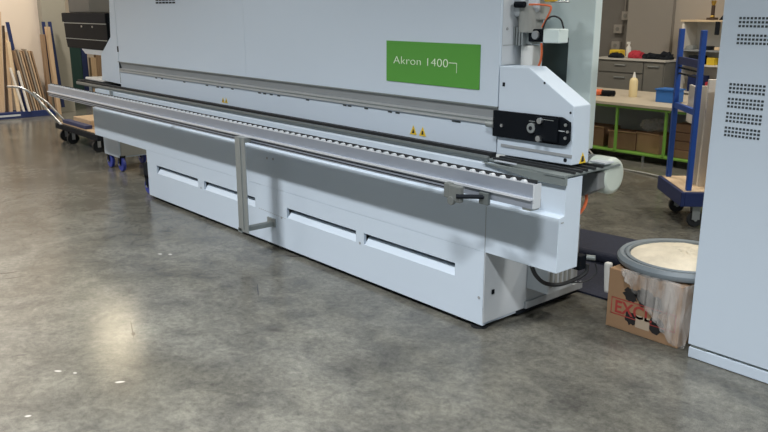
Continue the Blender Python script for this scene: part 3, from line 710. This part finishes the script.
for x, w, h, m_, lab in ((-5.74, .10, .05, 'dull_steel', 'small steel tin on the upper dark shelf behind the blue uprights'), (-5.52, .14, .05, 'black_matte', 'black tool case on the upper dark shelf'), (-5.33, .07, .04, 'board_cream', 'small cream block on the upper dark shelf')):
    rooted(MB().box((x, 10.60, 1.153), (x + w, 10.72, 1.153 + h)), 'tin' if 'tin' in lab else ('case' if 'case' in lab else 'block'), m_, (x + w / 2, 10.66, 1.153), lab, 'container', bevel=.006)
rooted(MB().box((-5.41, 10.58, .953), (-5.30, 10.70, 1.05)), 'yellow_carton', 'yellow', (-5.35, 10.64, .953), 'bright yellow carton on the middle shelf near the white cabinet', 'carton', bevel=.004)
rooted(MB().box((-5.68, 10.58, .953), (-5.48, 10.74, 1.07)), 'black_case', 'black_matte', (-5.6, 10.64, .953), 'black case on the middle shelf left of the yellow carton', 'case', bevel=.006)
rooted(MB().box((-5.66, 10.58, .573), (-5.42, 10.74, .80)), 'navy_case', 'navy_paint', (-5.54, 10.64, .573), 'dark navy case on the lowest shelf', 'case', bevel=.006)
rooted(MB().box((-5.40, 10.58, .573), (-5.30, 10.70, .72)), 'red_tin', 'red_cloth', (-5.35, 10.64, .573), 'red tin on the lowest shelf beside the navy case', 'tin', bevel=.006)

# ------------------------------------------------------------ left background: board rack
RK = thing('board_rack', 'dark blue board rack with low base by the beige wall', 'rack', (-13.5, 3.8, 0))
MB().box((-13.70, 2.2, .0), (-13.38, 4.42, .10)).build('rack_base', 'navy_paint', RK, bevel=.004)
MB().box((-13.379, 3.30, .035), (-13.377, 3.86, .065)).build('base_marking', 'light_grey', RK)
def lean_bar(y0, y1, z1, w, x0, x1, z0=.10):
    return MB().prism([(y0, z0), (y0 + w, z0), (y1 + w, z1), (y1, z1)], 'x', x0, x1)
for (a, b) in ((3.98, 3.85), (4.47, 4.40), (4.58, 4.50)):
    lean_bar(a, b, 1.50, .05, -13.58, -13.55).build('rack_post', 'navy_paint', RK)
brd = [(3.49, 3.60, 1.66, .07, 'wood_grey', 'board_cream', 'tall grey board at the far left of the rack'),
       (3.58, 3.70, 1.66, .08, 'wood_light', '', 'tall light wooden board with square top at the left of the rack'),
       (3.68, 3.78, 1.45, .03, 'dark_brown', '', 'thin dark board behind the tall light one'),
       (3.73, 3.79, 1.35, .05, 'wood_light', '', 'narrow light board leaning left of the blue post'),
       (3.83, 3.80, 1.20, .05, 'board_cream', '', 'cream board leaning just in front of the blue post'),
       (3.91, 3.78, .80, .03, 'board_white', '', 'short white strip leaning at the foot of the blue post'),
       (3.98, 3.88, .75, .03, 'board_white', '', 'second short white strip right of the blue post')]
for q, (y0, y1, z1, w, m_, _, lab) in enumerate(brd):
    xa = -13.54 + (.05 * (q - 3) if q > 3 else 0)
    rooted(lean_bar(y0, y1, z1, w, xa, xa + .045), 'wood_board', m_, (-13.47, y0, .10), lab, 'board', 'boards leaning in the blue rack')
ords = ('first', 'second', 'third', 'fourth', 'fifth', 'sixth', 'seventh')
for k in range(7):
    y0 = 4.04 + k * .040; y1 = 3.88 + k * .042
    rooted(lean_bar(y0, y1, 1.06 + .02 * math.sin(k * 2), .022, -13.62 + .02 * (k % 2), -13.40), 'thin_batten', ('wood_brown', 'wood_grey', 'wood_light')[k % 3], (-13.5, y0, .10),
           ords[k] + ' from the left of the seven thin battens leaning in the rack', 'batten', 'thin battens leaning in the blue rack')
rooted(lean_bar(4.46, 4.42, 1.42, .06, -13.52, -13.42, .0), 'wood_board', 'wood_light', (-13.47, 4.46, 0), 'light board standing between the two right blue posts', 'board', 'boards leaning in the blue rack')
rooted(lean_bar(4.36, 4.36, 1.30, .05, -13.60, -13.50, .10), 'wood_board', 'wood_brown', (-13.55, 4.36, .1), 'brown board standing at the right end of the rack', 'board', 'boards leaning in the blue rack')

# hand truck with chrome handle
HT = thing('platform_cart', 'low black platform cart with bent chrome handle and casters left of the machine', 'cart', (-10.2, 3.7, 0))
MB().box((-10.75, 3.52, .165), (-9.3, 4.15, .235)).build('platform', 'black_matte', HT, bevel=.006)
MB().box((-10.70, 3.56, .235), (-9.35, 4.1, .245)).build('platform_board', 'wood_light', HT)
MB().tube([(-11.05, 3.07, .72), (-10.95, 3.12, .72), (-10.85, 3.2, .70), (-10.75, 3.3, .60), (-10.62, 3.45, .36), (-10.55, 3.54, .22)], .016, 10).tube([(-10.72, 3.27, .66), (-10.66, 3.42, .52), (-10.60, 3.62, .24)], .014, 10).build('handle', 'chrome', HT, smooth=True)
for x, y in ((-10.62, 3.60), (-10.30, 3.58), (-9.5, 3.6), (-10.62, 4.05), (-9.5, 4.05)):
    wl = MB().cyl((x - .02, y, .075), (x + .02, y, .075), .075, 18).build('wheel', 'black_rubber', HT)
    MB().box((x - .034, y - .02, .06), (x - .026, y + .02, .20)).box((x + .026, y - .02, .06), (x + .034, y + .02, .20)).build('wheel_fork', 'chrome', wl)
for k, (x0, x1, y0, y1, z, h, m_, lab) in enumerate(((-10.6, -9.8, 3.57, 3.66, .246, .045, 'navy_paint', 'navy plank lying along the front of the cart'), (-10.55, -9.95, 3.70, 4.0, .246, .08, 'wood_light', 'light wooden offcut lying at the back of the cart'), (-9.85, -9.4, 3.72, 4.08, .246, .09, 'board_cream', 'cream wooden block on the right end of the cart'))):
    rooted(MB().box((x0, y0, z), (x1, y1, z + h)), 'plank', m_, ((x0 + x1) / 2, (y0 + y1) / 2, z), lab, 'plank', 'planks on the cart', bevel=.004)

# boards and stand seen beyond the pillar
for k, (y, w, z1, m_, lab) in enumerate(((5.65, .10, .82, 'wood_light', 'light wooden offcut standing below the console beyond the pillar'), (5.755, .10, 1.02, 'wood_brown', 'narrow brown board standing below the console beyond the pillar'), (5.86, .14, .86, 'wood_brown', 'broad brown board standing below the console beyond the pillar'))):
    rooted(MB().box((-15.0, y, 0), (-14.9, y + w, z1)), 'wood_board', m_, (-14.95, y, 0), lab, 'board', 'boards beyond the pillar')
rooted(MB().box((-15.1, 5.535, 0), (-15.03, 5.64, 1.1)), 'tall_sheet', 'navy_paint', (-15.07, 5.59, 0), 'narrow navy panel standing next to the dark green door', 'panel')
rooted(MB().box((-15.9, 6.0, .0), (-15.5, 6.5, .62)), 'black_crate', 'black_matte', (-15.7, 6.2, 0), 'black crate stack seen below the console near the hood', 'crate')
